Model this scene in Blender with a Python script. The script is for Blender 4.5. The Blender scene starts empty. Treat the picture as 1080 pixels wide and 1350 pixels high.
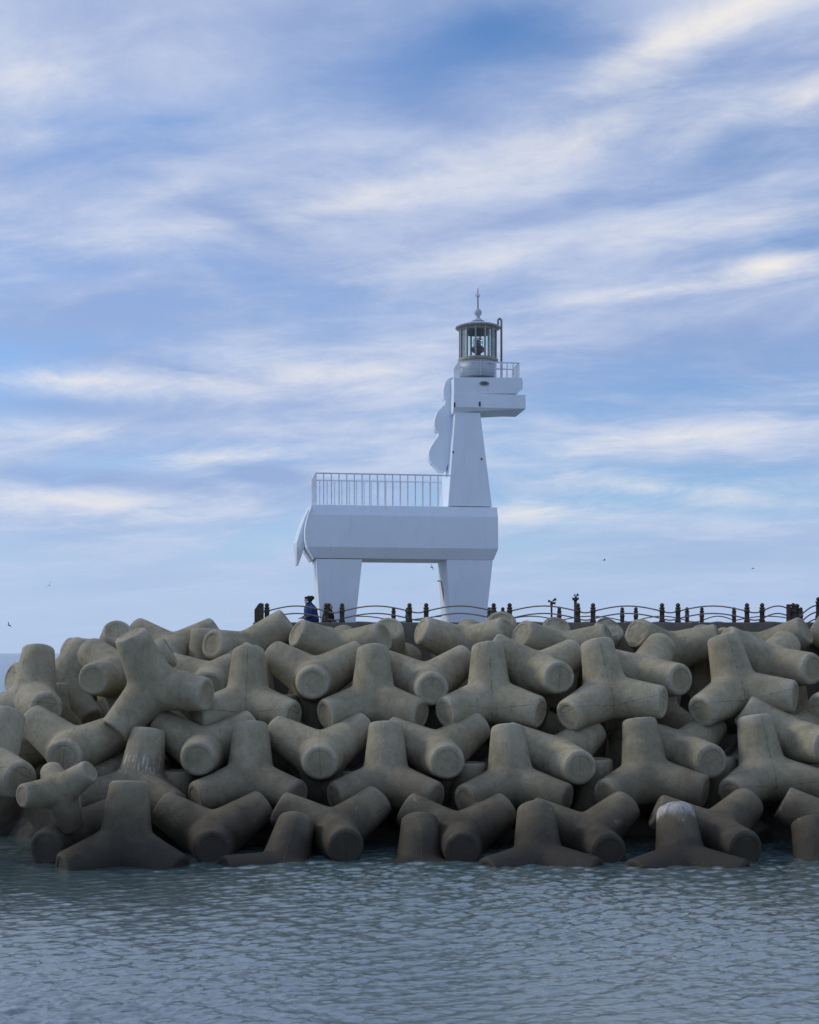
import bpy, bmesh, math, random
import numpy as np
from mathutils import Vector, Matrix, Euler
R = math.radians
rnd = random.Random(7)
scene = bpy.context.scene
col = scene.collection

# ------------------------------------------------------------------ camera
F, HZ, CX, EYE = 1750.0, 861.0, 540.0, 5.1          # focal length and horizon of the 1080 x 1350 photograph
cam = bpy.data.cameras.new('camera')
cam.sensor_fit = 'HORIZONTAL'; cam.sensor_width = 36.0
cam.lens = F / 1080 * 36
cam.shift_y = (HZ - 675) / 1080
cam.clip_start = 0.5; cam.clip_end = 60000
camo = bpy.data.objects.new('camera', cam); col.objects.link(camo)
camo.location = (0, 0, EYE); camo.rotation_euler = (R(90), 0, 0)
scene.camera = camo

# ------------------------------------------------------------------ sky
SUN_EL, SUN_ROT = 34, -72
world = bpy.data.worlds.new('World'); scene.world = world; world.use_nodes = True

class NT:
    """small helper for wiring node trees"""
    def __init__(s, nt): s.nt = nt; nt.nodes.clear()
    def n(s, t, **k):
        x = s.nt.nodes.new(t)
        for a, b in k.items(): setattr(x, a, b)
        return x
    def put(s, sock, v):
        if isinstance(v, bpy.types.NodeSocket): s.nt.links.new(v, sock)
        elif v is not None:
            if isinstance(v, (tuple, list)) and len(v) == 3 and sock.type == 'RGBA': v = (*v, 1)
            sock.default_value = v
    def m(s, op, a, b=None, c=None, clamp=False):
        x = s.n('ShaderNodeMath', operation=op, use_clamp=clamp)
        for i, v in enumerate((a, b, c)): s.put(x.inputs[i], v) if v is not None else None
        return x.outputs[0]
    def mix(s, f, a, b, mode='MIX'):
        x = s.n('ShaderNodeMix', data_type='RGBA', blend_type=mode)
        s.put(x.inputs['Factor'], f); s.put(x.inputs[6], a); s.put(x.inputs[7], b)
        return x.outputs[2]
    def xyz(s, v):
        x = s.n('ShaderNodeSeparateXYZ'); s.put(x.inputs[0], v); return x.outputs
    def vec(s, a, b, c):
        x = s.n('ShaderNodeCombineXYZ')
        for i, v in enumerate((a, b, c)): s.put(x.inputs[i], v)
        return x.outputs[0]
    def noise(s, v, scale, detail=4, rough=.5, dist=0.0, out='Fac'):
        x = s.n('ShaderNodeTexNoise'); s.put(x.inputs['Vector'], v)
        x.inputs['Scale'].default_value = scale; x.inputs['Detail'].default_value = detail
        x.inputs['Roughness'].default_value = rough; x.inputs['Distortion'].default_value = dist
        return x.outputs[out]
    def step(s, v, a, b, lo=0.0, hi=1.0):
        x = s.n('ShaderNodeMapRange', interpolation_type='SMOOTHSTEP')
        s.put(x.inputs[0], v)
        for i, q in enumerate((a, b, lo, hi)): x.inputs[i + 1].default_value = q
        return x.outputs[0]

w = NT(world.node_tree)
sky = w.n('ShaderNodeTexSky', sky_type='NISHITA', sun_disc=False)
sky.sun_elevation = R(SUN_EL); sky.sun_rotation = R(SUN_ROT)
sky.air_density = 1.0; sky.dust_density = 0.6; sky.ozone_density = 1.5
d = w.n('ShaderNodeTexCoord').outputs['Generated']
dx, dy, dz = w.xyz(d)
el = w.m('ARCSINE', w.m('MINIMUM', w.m('MAXIMUM', dz, -1.0), 1.0))
az = w.m('ARCTAN2', dx, dy)
s_ = w.m('DIVIDE', 1.0, w.m('ADD', w.m('MAXIMUM', dz, 0.0), 0.16))
qx, qy = w.m('MULTIPLY', dx, s_), w.m('MULTIPLY', dy, s_)
ca, sa = math.cos(R(17)), math.sin(R(17))
ua = w.m('SUBTRACT', w.m('MULTIPLY', qx, ca), w.m('MULTIPLY', qy, sa))      # along the streaks
va = w.m('ADD', w.m('MULTIPLY', qx, sa), w.m('MULTIPLY', qy, ca))           # across them
warp = w.noise(w.vec(w.m('MULTIPLY', ua, .9), w.m('MULTIPLY', va, 1.4), 3.7), 1.0, 3, .5)
va2 = w.m('ADD', va, w.m('MULTIPLY', w.m('SUBTRACT', warp, .5), .6))
def streak(fu, fv, seed, detail, rough, dist=.2):
    return w.noise(w.vec(w.m('MULTIPLY', ua, fu), w.m('MULTIPLY', va2, fv), seed), 1.0, detail, rough, dist)
n_big = streak(.7, 1.5, 11.3, 4, .5, 0)
n_mid = streak(1.75, 3.3, 5.1, 6, .56, .15)
n_fin = streak(5.5, 8.5, 1.9, 6, .66, .3)
n_puf = streak(10.0, 11.0, 8.4, 6, .66, .5)
ae = w.vec(az, el, 0.0)
def blob(px, py, rx, ry, tilt, amp):
    """a cloud bank at a compass bearing and height in the sky (given as pixels of the photograph)"""
    mp = w.n('ShaderNodeMapping', vector_type='TEXTURE'); w.put(mp.inputs['Vector'], ae)
    mp.inputs['Location'].default_value = (math.atan((px - CX) / F), math.atan((HZ - py) / F), 0)
    mp.inputs['Rotation'].default_value = (0, 0, R(tilt)); mp.inputs['Scale'].default_value = (1.75 * rx / F, 1.75 * ry / F, 1)
    g = w.n('ShaderNodeTexGradient', gradient_type='QUADRATIC_SPHERE'); w.put(g.inputs[0], mp.outputs[0])
    return g.outputs['Fac'], amp
def total(lst):
    t = None
    for g, amp in lst:
        t = w.m('MULTIPLY_ADD', g, amp * 1.05, t) if t is not None else w.m('MULTIPLY', g, amp * 1.05)
    return t
bright = total([blob(985, 30, 190, 34, 18, .40), blob(860, 75, 130, 34, 18, .26), blob(1015, 368, 95, 20, 3, .58), blob(850, 392, 150, 12, 3, .26),
                blob(480, 262, 240, 36, 14, .30), blob(760, 190, 160, 44, 18, .28), blob(1065, 160, 60, 34, 25, .34), blob(960, 170, 120, 26, 18, .16),
                blob(90, 512, 190, 26, 0, .36), blob(420, 495, 210, 34, 4, .30), blob(290, 606, 140, 15, 4, .36),
                blob(110, 668, 190, 19, -3, .36), blob(700, 675, 130, 20, 0, .36), blob(900, 580, 190, 22, 3, .30),
                blob(850, 645, 200, 22, -6, .28), blob(230, 255, 70, 22, 5, .20), blob(40, 125, 90, 34, 0, .26),
                blob(40, 205, 90, 22, 0, .20), blob(60, 580, 90, 14, 0, .24), blob(620, 345, 300, 26, 7, .20),
                blob(980, 310, 180, 24, 6, .20), blob(160, 330, 180, 30, 10, .10), blob(560, 560, 200, 20, 0, .16)])
gaps = total([blob(650, 40, 200, 62, 10, .32), blob(230, 170, 330, 60, 6, .17), blob(1030, 338, 120, 18, 5, .16), blob(420, 120, 220, 50, 8, .08),
              blob(860, 130, 90, 18, 15, .08)])
dark = total([blob(350, 626, 66, 15, -6, .40), blob(120, 637, 190, 15, -3, .26), blob(240, 492, 120, 14, -6, .20), blob(950, 740, 160, 26, 0, .22),
              blob(130, 430, 300, 42, 8, .22), blob(330, 300, 120, 24, -14, .20), blob(640, 300, 200, 22, 12, .14), blob(60, 545, 130, 14, 0, .22),
              blob(900, 460, 260, 50, 5, .10), blob(580, 140, 110, 34, -30, .16), blob(900, 240, 200, 26, 14, .10)])
dens = w.m('SUBTRACT', w.m('ADD', w.m('ADD', w.m('MULTIPLY', n_big, .62), w.m('MULTIPLY', n_mid, .42)), w.m('MULTIPLY', n_fin, .16)), gaps)
cover = w.step(dens, .30, .72)                       # thin veil of cloud
tone = w.step(w.m('ADD', w.m('MULTIPLY', n_mid, .66), w.m('ADD', w.m('ADD', w.m('MULTIPLY', n_fin, .22), w.m('MULTIPLY', n_puf, .12)), w.m('SUBTRACT', w.m('MULTIPLY', bright, .42), w.m('MULTIPLY', dark, 1.0)))), .30, .70)
hazy = w.step(el, R(1.0), R(7.5), 1.0, 0.0)
wisp = w.m('ADD', w.m('ADD', w.m('MULTIPLY', n_mid, .54), w.m('ADD', w.m('MULTIPLY', n_fin, .26), w.m('MULTIPLY', n_puf, .20))), w.m('SUBTRACT', w.m('MULTIPLY', bright, w.m('ADD', .25, w.m('MULTIPLY', w.m('ADD', n_puf, n_fin), .70))), w.m('MULTIPLY', w.m('ADD', gaps, dark), .5)))
lite = w.m('MULTIPLY', w.step(wisp, .47, 1.12), w.step(el, R(2.5), R(6.0)))
blue = w.mix(1.0, sky.outputs[0], (0.72, 0.97, 1.26), 'MULTIPLY')
veil = w.mix(tone, (2.75, 3.6, 5.85), (4.9, 5.6, 7.25))
c1 = w.mix(w.m('MULTIPLY', cover, .92), blue, veil)
c2 = w.mix(lite, c1, (7.6, 7.3, 7.1))
c3 = w.mix(w.m('MULTIPLY', hazy, .80), c2, (3.85, 4.95, 7.1))
bg = w.n('ShaderNodeBackground'); w.put(bg.inputs['Color'], c3); bg.inputs['Strength'].default_value = 0.1
wo = w.n('ShaderNodeOutputWorld'); w.nt.links.new(bg.outputs[0], wo.inputs[0])

sun = bpy.data.lights.new('sun', 'SUN'); sun.energy = 1.2; sun.angle = R(14); sun.color = (1.0, .93, .82)
suno = bpy.data.objects.new('sun', sun); col.objects.link(suno)
sd = Vector((math.sin(R(SUN_ROT)) * math.cos(R(SUN_EL)), math.cos(R(SUN_ROT)) * math.cos(R(SUN_EL)), math.sin(R(SUN_EL))))
suno.rotation_euler = sd.to_track_quat('Z', 'Y').to_euler(); suno.location = (-30, 20, 40)

cy = scene.cycles; cy.max_bounces = 6; cy.diffuse_bounces = 3; cy.glossy_bounces = 3; cy.transparent_max_bounces = 12
world.cycles.sampling_method = 'MANUAL'; world.cycles.sample_map_resolution = 512
vs = scene.view_settings
vs.view_transform = 'Standard'; vs.look = 'None'; vs.gamma = 1; vs.use_curve_mapping = False; vs.exposure = 0.2

# ------------------------------------------------------------------ materials
MATS = {}
def mat(name, base, rough=.7, metal=0.0, var=.12, nscale=6.0, bump=.0, bscale=30.0, stain=None, stain_amt=.3, coords='Object', spec=.4):
    m = bpy.data.materials.new(name); m.use_nodes = True
    t = NT(m.node_tree)
    co = t.n('ShaderNodeTexCoord').outputs[coords]
    n1 = t.noise(co, nscale, 6, .6)
    cl = t.mix(t.step(n1, .3, .7), tuple(c * (1 - var) for c in base), tuple(min(1, c * (1 + var)) for c in base))
    if stain:
        x, y, z = t.xyz(co)
        n2 = t.noise(t.vec(t.m('MULTIPLY', x, 5.0), t.m('MULTIPLY', y, 5.0), t.m('MULTIPLY', z, .55)), 1.2, 5, .6)
        cl = t.mix(t.m('MULTIPLY', t.step(n2, .52, .75), stain_amt), cl, stain)
    b = t.n('ShaderNodeBsdfPrincipled'); t.put(b.inputs['Base Color'], cl)
    b.inputs['Roughness'].default_value = rough; b.inputs['Metallic'].default_value = metal
    b.inputs['Specular IOR Level'].default_value = spec
    if bump:
        bp = t.n('ShaderNodeBump'); bp.inputs['Strength'].default_value = bump; bp.inputs['Distance'].default_value = .02
        t.put(bp.inputs['Height'], t.noise(co, bscale, 5, .6)); t.put(b.inputs['Normal'], bp.outputs[0])
    o = t.n('ShaderNodeOutputMaterial'); t.nt.links.new(b.outputs[0], o.inputs[0])
    MATS[name] = m
    return m

def concrete_mat():
    m = bpy.data.materials.new('tetrapod_concrete'); m.use_nodes = True
    t = NT(m.node_tree)
    tc = t.n('ShaderNodeTexCoord'); co = tc.outputs['Object']
    geo = t.n('ShaderNodeNewGeometry'); pos = geo.outputs['Position']
    oi = t.n('ShaderNodeObjectInfo').outputs['Random']
    cs = t.n('ShaderNodeVectorMath', operation='ADD'); t.put(cs.inputs[0], co)
    t.put(cs.inputs[1], t.vec(t.m('MULTIPLY', oi, 37.0), t.m('MULTIPLY', oi, 91.0), t.m('MULTIPLY', oi, 13.0))); co2 = cs.outputs[0]
    big = t.noise(co2, 1.1, 5, .6, .3); mid = t.noise(co2, 4.5, 6, .65, .2); fine = t.noise(co2, 38, 4, .65); grit = t.noise(co2, 13, 6, .7, .3)
    base = t.mix(t.step(big, .32, .68), (.270, .240, .158), (.405, .366, .255))
    base = t.mix(t.m('MULTIPLY', t.step(mid, .50, .74), .5), base, (.25, .205, .12))
    base = t.mix(t.m('MULTIPLY', t.step(mid, .58, .40), .14), base, (.50, .46, .36))
    base = t.mix(t.m('MULTIPLY', t.step(fine, .45, .75), .22), base, (.22, .18, .11))
    base = t.mix(t.m('MULTIPLY', t.step(grit, .50, .70), .34), base, (.17, .14, .085))
    base = t.mix(t.m('MULTIPLY', t.step(grit, .42, .26), .20), base, (.52, .47, .34))
    # pits left by air bubbles
    vo = t.n('ShaderNodeTexVoronoi'); t.put(vo.inputs['Vector'], co2); vo.inputs['Scale'].default_value = 17
    pit = t.m('MULTIPLY', t.step(vo.outputs['Distance'], .16, .07), t.step(mid, .45, .62))
    base = t.mix(t.m('MULTIPLY', pit, .6), base, (.10, .085, .06))
    ox, oy, oz = t.xyz(co)
    sm = t.m('MAXIMUM', t.step(t.m('ABSOLUTE', ox), .016, .006), t.step(t.m('ABSOLUTE', t.m('ADD', oz, .42)), .016, .006))
    base = t.mix(t.m('MULTIPLY', t.m('MULTIPLY', sm, t.m('MULTIPLY', t.step(mid, .44, .56), t.step(oi, .55, .60))), .5), base, (.09, .075, .05))
    # rain streaks running down in world space
    px, py, pz = t.xyz(pos)
    st = t.noise(t.vec(t.m('MULTIPLY', px, 7.0), t.m('MULTIPLY', py, 7.0), t.m('MULTIPLY', pz, .7)), 1.0, 5, .6)
    base = t.mix(t.m('MULTIPLY', t.step(st, .53, .72), .38), base, (.20, .165, .10))
    base = t.mix(t.m('MULTIPLY', t.step(st, .42, .25), .22), base, (.47, .43, .34))
    # worn pale edges of the leg ends
    at = t.n('ShaderNodeAttribute', attribute_name='edge').outputs['Fac']
    base = t.mix(t.m('MULTIPLY', t.m('MULTIPLY', at, t.step(mid, .36, .58)), .42), base, (.60, .57, .48))
    # each casting a little different
    tint = t.n('ShaderNodeMapRange'); t.put(tint.inputs[0], oi); tint.inputs[3].default_value = .86; tint.inputs[4].default_value = 1.12
    sc = t.n('ShaderNodeVectorMath', operation='SCALE'); t.put(sc.inputs[0], base); t.put(sc.inputs['Scale'], tint.outputs[0]); base = sc.outputs[0]
    # algae and wet concrete of the tidal zone
    zt = t.m('ADD', pz, t.m('MULTIPLY', t.m('SUBTRACT', t.noise(pos, 1.3, 5, .6), .5), 1.5))
    wet1 = t.step(zt, 2.9, .9); wet2 = t.step(zt, 1.5, .35)
    base = t.mix(t.m('MULTIPLY', wet1, .72), base, (.105, .084, .056))
    base = t.mix(t.m('MULTIPLY', wet2, .88), base, (.026, .021, .015))
    # white salt and lime crusts: scattered above the tide mark, heavier on a few castings
    blot = t.noise(co2, 2.6, 7, .7, .7)
    salt = t.m('MULTIPLY', t.step(t.m('ADD', blot, t.m('MULTIPLY', at, .06)), .63, .72), t.m('MULTIPLY', t.step(pz, .6, 1.1), t.step(pz, 3.2, 1.7)))
    base = t.mix(t.m('MULTIPLY', salt, .45), base, (.50, .47, .42))
    sa1 = t.n('ShaderNodeAttribute', attribute_type='OBJECT', attribute_name='salt_top').outputs['Fac']
    sa2 = t.n('ShaderNodeAttribute', attribute_type='OBJECT', attribute_name='salt_streaks').outputs['Fac']
    z2 = t.m('ADD', oz, t.m('MULTIPLY', t.m('SUBTRACT', mid, .5), .5))
    strk = t.noise(t.vec(t.m('MULTIPLY', ox, 13.0), t.m('MULTIPLY', oy, 13.0), t.m('MULTIPLY', oz, 1.6)), 1.0, 5, .6)
    m1 = t.m('MULTIPLY', sa1, t.m('MULTIPLY', t.step(z2, 1.18, 1.55), t.step(blot, .38, .55)))
    m2 = t.m('MULTIPLY', sa2, t.m('MULTIPLY', t.m('MULTIPLY', t.step(z2, .95, .70), t.step(z2, .25, .55)), t.step(strk, .50, .62)))
    base = t.mix(t.m('MULTIPLY', t.m('MAXIMUM', m1, m2), .75), base, (.62, .61, .58))
    b = t.n('ShaderNodeBsdfPrincipled'); t.put(b.inputs['Base Color'], base)
    t.put(b.inputs['Roughness'], t.step(wet2, 0, 1, .88, .55)); b.inputs['Specular IOR Level'].default_value = .25
    # formwork seam ridge and surface relief
    ox, oy, oz = t.xyz(co)
    seam = t.step(t.m('ABSOLUTE', ox), .012, .004)
    seam2 = t.step(t.m('ABSOLUTE', t.m('ADD', oz, .40)), .012, .004)
    hgt = t.m('ADD', t.m('ADD', t.m('MULTIPLY', mid, .6), t.m('ADD', t.m('MULTIPLY', grit, .45), t.m('MULTIPLY', fine, .36))), t.m('MULTIPLY', t.m('MULTIPLY', t.m('MAXIMUM', seam, seam2), t.step(oi, .5, .6)), .28))
    hgt = t.m('SUBTRACT', hgt, t.m('MULTIPLY', pit, .4))
    bp = t.n('ShaderNodeBump'); bp.inputs['Strength'].default_value = .7; bp.inputs['Distance'].default_value = .06
    t.put(bp.inputs['Height'], hgt); t.put(b.inputs['Normal'], bp.outputs[0])
    o = t.n('ShaderNodeOutputMaterial'); t.nt.links.new(b.outputs[0], o.inputs[0])
    MATS['tetrapod'] = m
concrete_mat()

def water_mat():
    m = bpy.data.materials.new('sea_water'); m.use_nodes = True
    t = NT(m.node_tree)
    pos = t.n('ShaderNodeNewGeometry').outputs['Position']
    x, y, z = t.xyz(pos)
    n0 = t.noise(pos, .06, 3, .5)
    cl = t.mix(t.step(n0, .35, .65), (.092, .152, .156), (.115, .182, .186))
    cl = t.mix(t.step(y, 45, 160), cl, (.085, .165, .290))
    b = t.n('ShaderNodeBsdfPrincipled'); t.put(b.inputs['Base Color'], cl)
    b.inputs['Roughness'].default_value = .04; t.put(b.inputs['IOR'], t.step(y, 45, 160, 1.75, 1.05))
    r1 = t.noise(t.vec(t.m('MULTIPLY', x, .8), y, 0.0), 7.0, 6, .62, .4)
    r2 = t.noise(t.vec(t.m('MULTIPLY', x, .5), y, 4.0), .45, 5, .6, .2)
    far = t.step(y, 40, 110)
    hgt = t.m('ADD', t.m('MULTIPLY', r1, .022), t.m('MULTIPLY', t.m('MULTIPLY', r2, far), .9))
    bp = t.n('ShaderNodeBump'); bp.inputs['Strength'].default_value = .8; bp.inputs['Distance'].default_value = 1.0
    t.put(bp.inputs['Height'], hgt); t.put(b.inputs['Normal'], bp.outputs[0]); t.put(b.inputs['Coat Normal'], bp.outputs[0])
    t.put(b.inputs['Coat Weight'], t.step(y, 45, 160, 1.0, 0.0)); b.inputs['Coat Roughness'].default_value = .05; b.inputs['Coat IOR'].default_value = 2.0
    o = t.n('ShaderNodeOutputMaterial'); t.nt.links.new(b.outputs[0], o.inputs[0])
    MATS['water'] = m
water_mat()

mat('white_paint', (.78, .86, .95), .55, var=.025, nscale=1.2, stain=(.47, .50, .53), stain_amt=.16, bump=.12, bscale=14)
mat('lantern_paint', (.50, .55, .60), .5, var=.06, nscale=5, stain=(.30, .27, .22), stain_amt=.35)
mat('rail_steel', (.72, .75, .80), .45, .15, var=.1)
mat('mullion_steel', (.40, .385, .33), .5, .3, var=.15)
mat('roof_underside', (.36, .33, .27), .6, .1)
mat('pipe_steel', (.30, .27, .25), .5, .3)
mat('rust', (.10, .055, .03), .9, var=.3, nscale=20)
mat('eye_rim', (.30, .33, .33), .6)
mat('eye_dark', (.10, .12, .13), .6)
mat('beacon_dark', (.03, .045, .04), .35)
mat('post_wood', (.058, .047, .037), .65, var=.3, nscale=9, bump=.3, bscale=25)
mat('rail_brown', (.26, .205, .175), .5, .3, var=.25, nscale=8)
mat('pier_concrete', (.17, .155, .125), .9, var=.2, nscale=1.6, bump=.4, bscale=12, stain=(.08, .07, .05), stain_amt=.5)
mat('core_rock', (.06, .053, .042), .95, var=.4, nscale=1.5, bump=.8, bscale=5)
mat('jacket_blue', (.013, .045, .15), .8, var=.2, nscale=9)
mat('coat_black', (.010, .010, .012), .85, var=.2)
mat('hair_dark', (.012, .009, .008), .6, var=.3, nscale=40)
mat('skin', (.45, .27, .19), .6, var=.06)
mat('mask_white', (.62, .66, .68), .8)
mat('trousers_grey', (.035, .035, .04), .85)
mat('gull_grey', (.045, .045, .055), .8)
mat('lamp_grey', (.07, .065, .06), .55, .3)

def glass_mat():
    m = bpy.data.materials.new('lantern_glass'); m.use_nodes = True
    t = NT(m.node_tree)
    tr = t.n('ShaderNodeBsdfTransparent'); tr.inputs[0].default_value = (.95, .985, .985, 1)
    gl = t.n('ShaderNodeBsdfGlossy'); gl.inputs['Roughness'].default_value = .03; gl.inputs[0].default_value = (.9, .95, .95, 1)
    fr = t.n('ShaderNodeFresnel'); fr.inputs[0].default_value = 1.5
    mx = t.n('ShaderNodeMixShader'); t.put(mx.inputs[0], t.m('MULTIPLY', fr.outputs[0], .8, clamp=True))
    t.nt.links.new(tr.outputs[0], mx.inputs[1]); t.nt.links.new(gl.outputs[0], mx.inputs[2])
    o = t.n('ShaderNodeOutputMaterial'); t.nt.links.new(mx.outputs[0], o.inputs[0])
    MATS['glass'] = m
glass_mat()

# ------------------------------------------------------------------ mesh helpers
def tag(o, label=None, cat=None, group=None, kind=None):
    for k, v in (('label', label), ('category', cat), ('group', group), ('kind', kind)):
        if v: o[k] = v
    return o
def link(name, me, m=None, parent=None, smooth=False):
    if m: me.materials.append(MATS[m])
    if smooth: me.polygons.foreach_set('use_smooth', [True] * len(me.polygons))
    o = bpy.data.objects.new(name, me); col.objects.link(o)
    if parent: o.parent = parent
    return o
def empty(name, loc, rz=0):
    o = bpy.data.objects.new(name, None); col.objects.link(o); o.location = loc; o.rotation_euler = (0, 0, rz)
    o.empty_display_size = .2
    return o
class MB:
    def __init__(s): s.v = []; s.f = []
    def add(s, vs, fs):
        k = len(s.v); s.v += [tuple(p) for p in vs]; s.f += [tuple(i + k for i in q) for q in fs]; return s
    def box(s, x0, x1, y0, y1, z0, z1):
        return s.loops([[(x0, y0, z0), (x1, y0, z0), (x1, y1, z0), (x0, y1, z0)], [(x0, y0, z1), (x1, y0, z1), (x1, y1, z1), (x0, y1, z1)]])
    def loops(s, L, cap=True):
        n = len(L[0]); vs = [p for l in L for p in l]; fs = []
        for a in range(len(L) - 1):
            for i in range(n):
                j = (i + 1) % n; fs.append((a * n + i, a * n + j, a * n + n + j, a * n + n + i))
        if cap: fs += [tuple(range(n))[::-1], tuple(range((len(L) - 1) * n, len(L) * n))]
        return s.add(vs, fs)
    def tube(s, pts, r, n=8):
        pts = [Vector(p) for p in pts]; L = []
        up = Vector((0, 0, 1)); prev = None
        for i, p in enumerate(pts):
            t = (pts[min(i + 1, len(pts) - 1)] - pts[max(i - 1, 0)]).normalized()
            ref = prev if prev else (Vector((1, 0, 0)) if abs(t.z) > .9 else up)
            a = t.cross(ref).normalized(); b = a.cross(t).normalized(); prev = b
            rr = r[i] if isinstance(r, (list, tuple)) else r
            L.append([p + (a * math.cos(2 * math.pi * k / n) + b * math.sin(2 * math.pi * k / n)) * rr for k in range(n)])
        return s.loops(L)
    def lathe(s, prof, n=24, c=(0, 0)):
        return s.loops([[(c[0] + r * math.cos(2 * math.pi * k / n), c[1] + r * math.sin(2 * math.pi * k / n), z) for k in range(n)] for r, z in prof])
    def slab(s, outline, y0, y1):
        """outline in (x, z) extruded along y"""
        return s.loops([[(x, y0, z) for x, z in outline], [(x, y1, z) for x, z in outline]])
    def mesh(s, name, bevel=0, fix=True):
        me = bpy.data.meshes.new(name); me.from_pydata(s.v, [], s.f)
        bm = bmesh.new(); bm.from_mesh(me)
        if fix: bmesh.ops.recalc_face_normals(bm, faces=bm.faces)
        if bevel:
            es = [e for e in bm.edges if e.is_manifold and e.calc_face_angle(0) > R(25)]
            bmesh.ops.bevel(bm, geom=es, offset=bevel, segments=2, affect='EDGES', profile=.5, clamp_overlap=True)
        bm.to_mesh(me); bm.free(); return me
    def build(s, name, m, parent=None, smooth=False, bevel=0):
        return link(name, s.mesh(name, bevel), m, parent, smooth)
def at(px, py, D):
    return Vector(((px - CX) / F * D, D, EYE + (HZ - py) / F * D))

# ------------------------------------------------------------------ the sea
def sea():
    rng = np.random.default_rng(3)
    k = .0016
    ys = [-400, -150, -60, -20, 0, 8, 13] + list(15.5 * np.exp(np.arange(0, math.log(37 / 15.5), k))) + list(np.geomspace(37.3, 45000, 80))
    us = [-60, -18, -6, -2.5, -1.2, -.75] + list(np.arange(-.5, .5001, k * .95)) + [.75, 1.2, 2.5, 6, 18, 60]
    ys = np.array(ys); us = np.array(us)
    W = np.maximum(np.abs(ys), 13)
    X = us[None, :] * W[:, None]; Y = np.repeat(ys[:, None], len(us), 1); Z = np.zeros_like(X)
    for i in range(72):
        lam = math.exp(rng.uniform(math.log(.10), math.log(.85)))
        th = rng.normal(math.pi / 2 + .3, .50)
        kk = 2 * math.pi / lam
        amp = .0068 * lam ** 1.0 * rng.uniform(.5, 1.2)
        ph = rng.uniform(0, 6.28)
        a = kk * (X * math.cos(th) + Y * math.sin(th)) + ph
        Z += amp * (np.sin(a) + .22 * np.cos(2 * a))
    # cat's paws: patches where the breeze roughens the surface more
    g = .78 + .42 * np.sin(X * .33 + .6 * np.sin(Y * .21) + 1.0) * np.sin(Y * .27 + X * .06 + .4)
    fade = np.clip((Y - 14) / 3, 0, 1) * np.clip((37 - Y) / 2, 0, 1) * np.clip((.52 - np.abs(us))[None, :] / .03, 0, 1)
    Z *= g * fade
    ny, nx = X.shape
    me = bpy.data.meshes.new('sea')
    co = np.stack([X, Y, Z], -1).reshape(-1, 3)
    idx = np.arange(ny * nx).reshape(ny, nx)
    q = np.stack([idx[:-1, :-1], idx[:-1, 1:], idx[1:, 1:], idx[1:, :-1]], -1).reshape(-1, 4)
    me.vertices.add(len(co)); me.vertices.foreach_set('co', co.ravel())
    me.loops.add(q.size); me.loops.foreach_set('vertex_index', q.ravel())
    me.polygons.add(len(q)); me.polygons.foreach_set('loop_start', np.arange(0, q.size, 4)); me.polygons.foreach_set('loop_total', np.full(len(q), 4))
    me.update(); me.validate()
    o = link('sea', me, 'water', None, True); tag(o, 'rippled grey blue sea reaching to the horizon', 'sea', kind='structure')
sea()

# ------------------------------------------------------------------ breakwater core and pier
DECK = 5.3
PIER_X0 = -5.04
def core():
    xs = np.arange(-24, 40.1, .8); ys = np.arange(29.0, 58.1, .8)
    rng = np.random.default_rng(5); V = []
    def prof(y):
        return np.interp(y, [29, 34, 36.5, 39, 41.5, 43.5, 51, 54, 58], [-3.2, -1.7, -.2, 1.5, 3.1, 4.0, 4.0, 1.0, -3.2])
    for y in ys:
        for x in xs:
            z = min(prof(y), np.interp(x, [-24, -16, -11.5, -6, -4, 40], [-3.2, -1.6, 1.2, 3.6, 4.2, 4.2]))
            V.append((x + rng.uniform(-.2, .2), y + rng.uniform(-.2, .2), z + rng.uniform(-.28, .28)))
    n = len(xs); Fq = [(j * n + i, j * n + i + 1, (j + 1) * n + i + 1, (j + 1) * n + i) for j in range(len(ys) - 1) for i in range(n - 1)]
    me = bpy.data.meshes.new('breakwater_core'); me.from_pydata(V, [], Fq)
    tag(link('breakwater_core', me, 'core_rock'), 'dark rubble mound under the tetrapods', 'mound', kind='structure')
core()
b = MB(); b.box(PIER_X0, 60, 43.2, 52.0, 1.0, DECK)
tag(b.build('pier_deck', 'pier_concrete', bevel=.04), 'concrete deck of the pier behind the railing', 'pier', kind='structure')
PT = at(0, 820.6, 42.9).z                                   # top of the parapet
b = MB(); b.box(PIER_X0, 60, 42.7, 43.1, 2.0, PT)
tag(b.build('parapet_wall', 'pier_concrete', bevel=.03), 'low brown grey concrete parapet under the near railing', 'wall')
PT2 = PT - .05
b = MB(); b.box(PIER_X0, 60, 50.6, 51.0, DECK + .002, PT2)
tag(b.build('parapet_wall', 'pier_concrete', bevel=.03), 'far concrete parapet on the sea side of the pier', 'wall')

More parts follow.
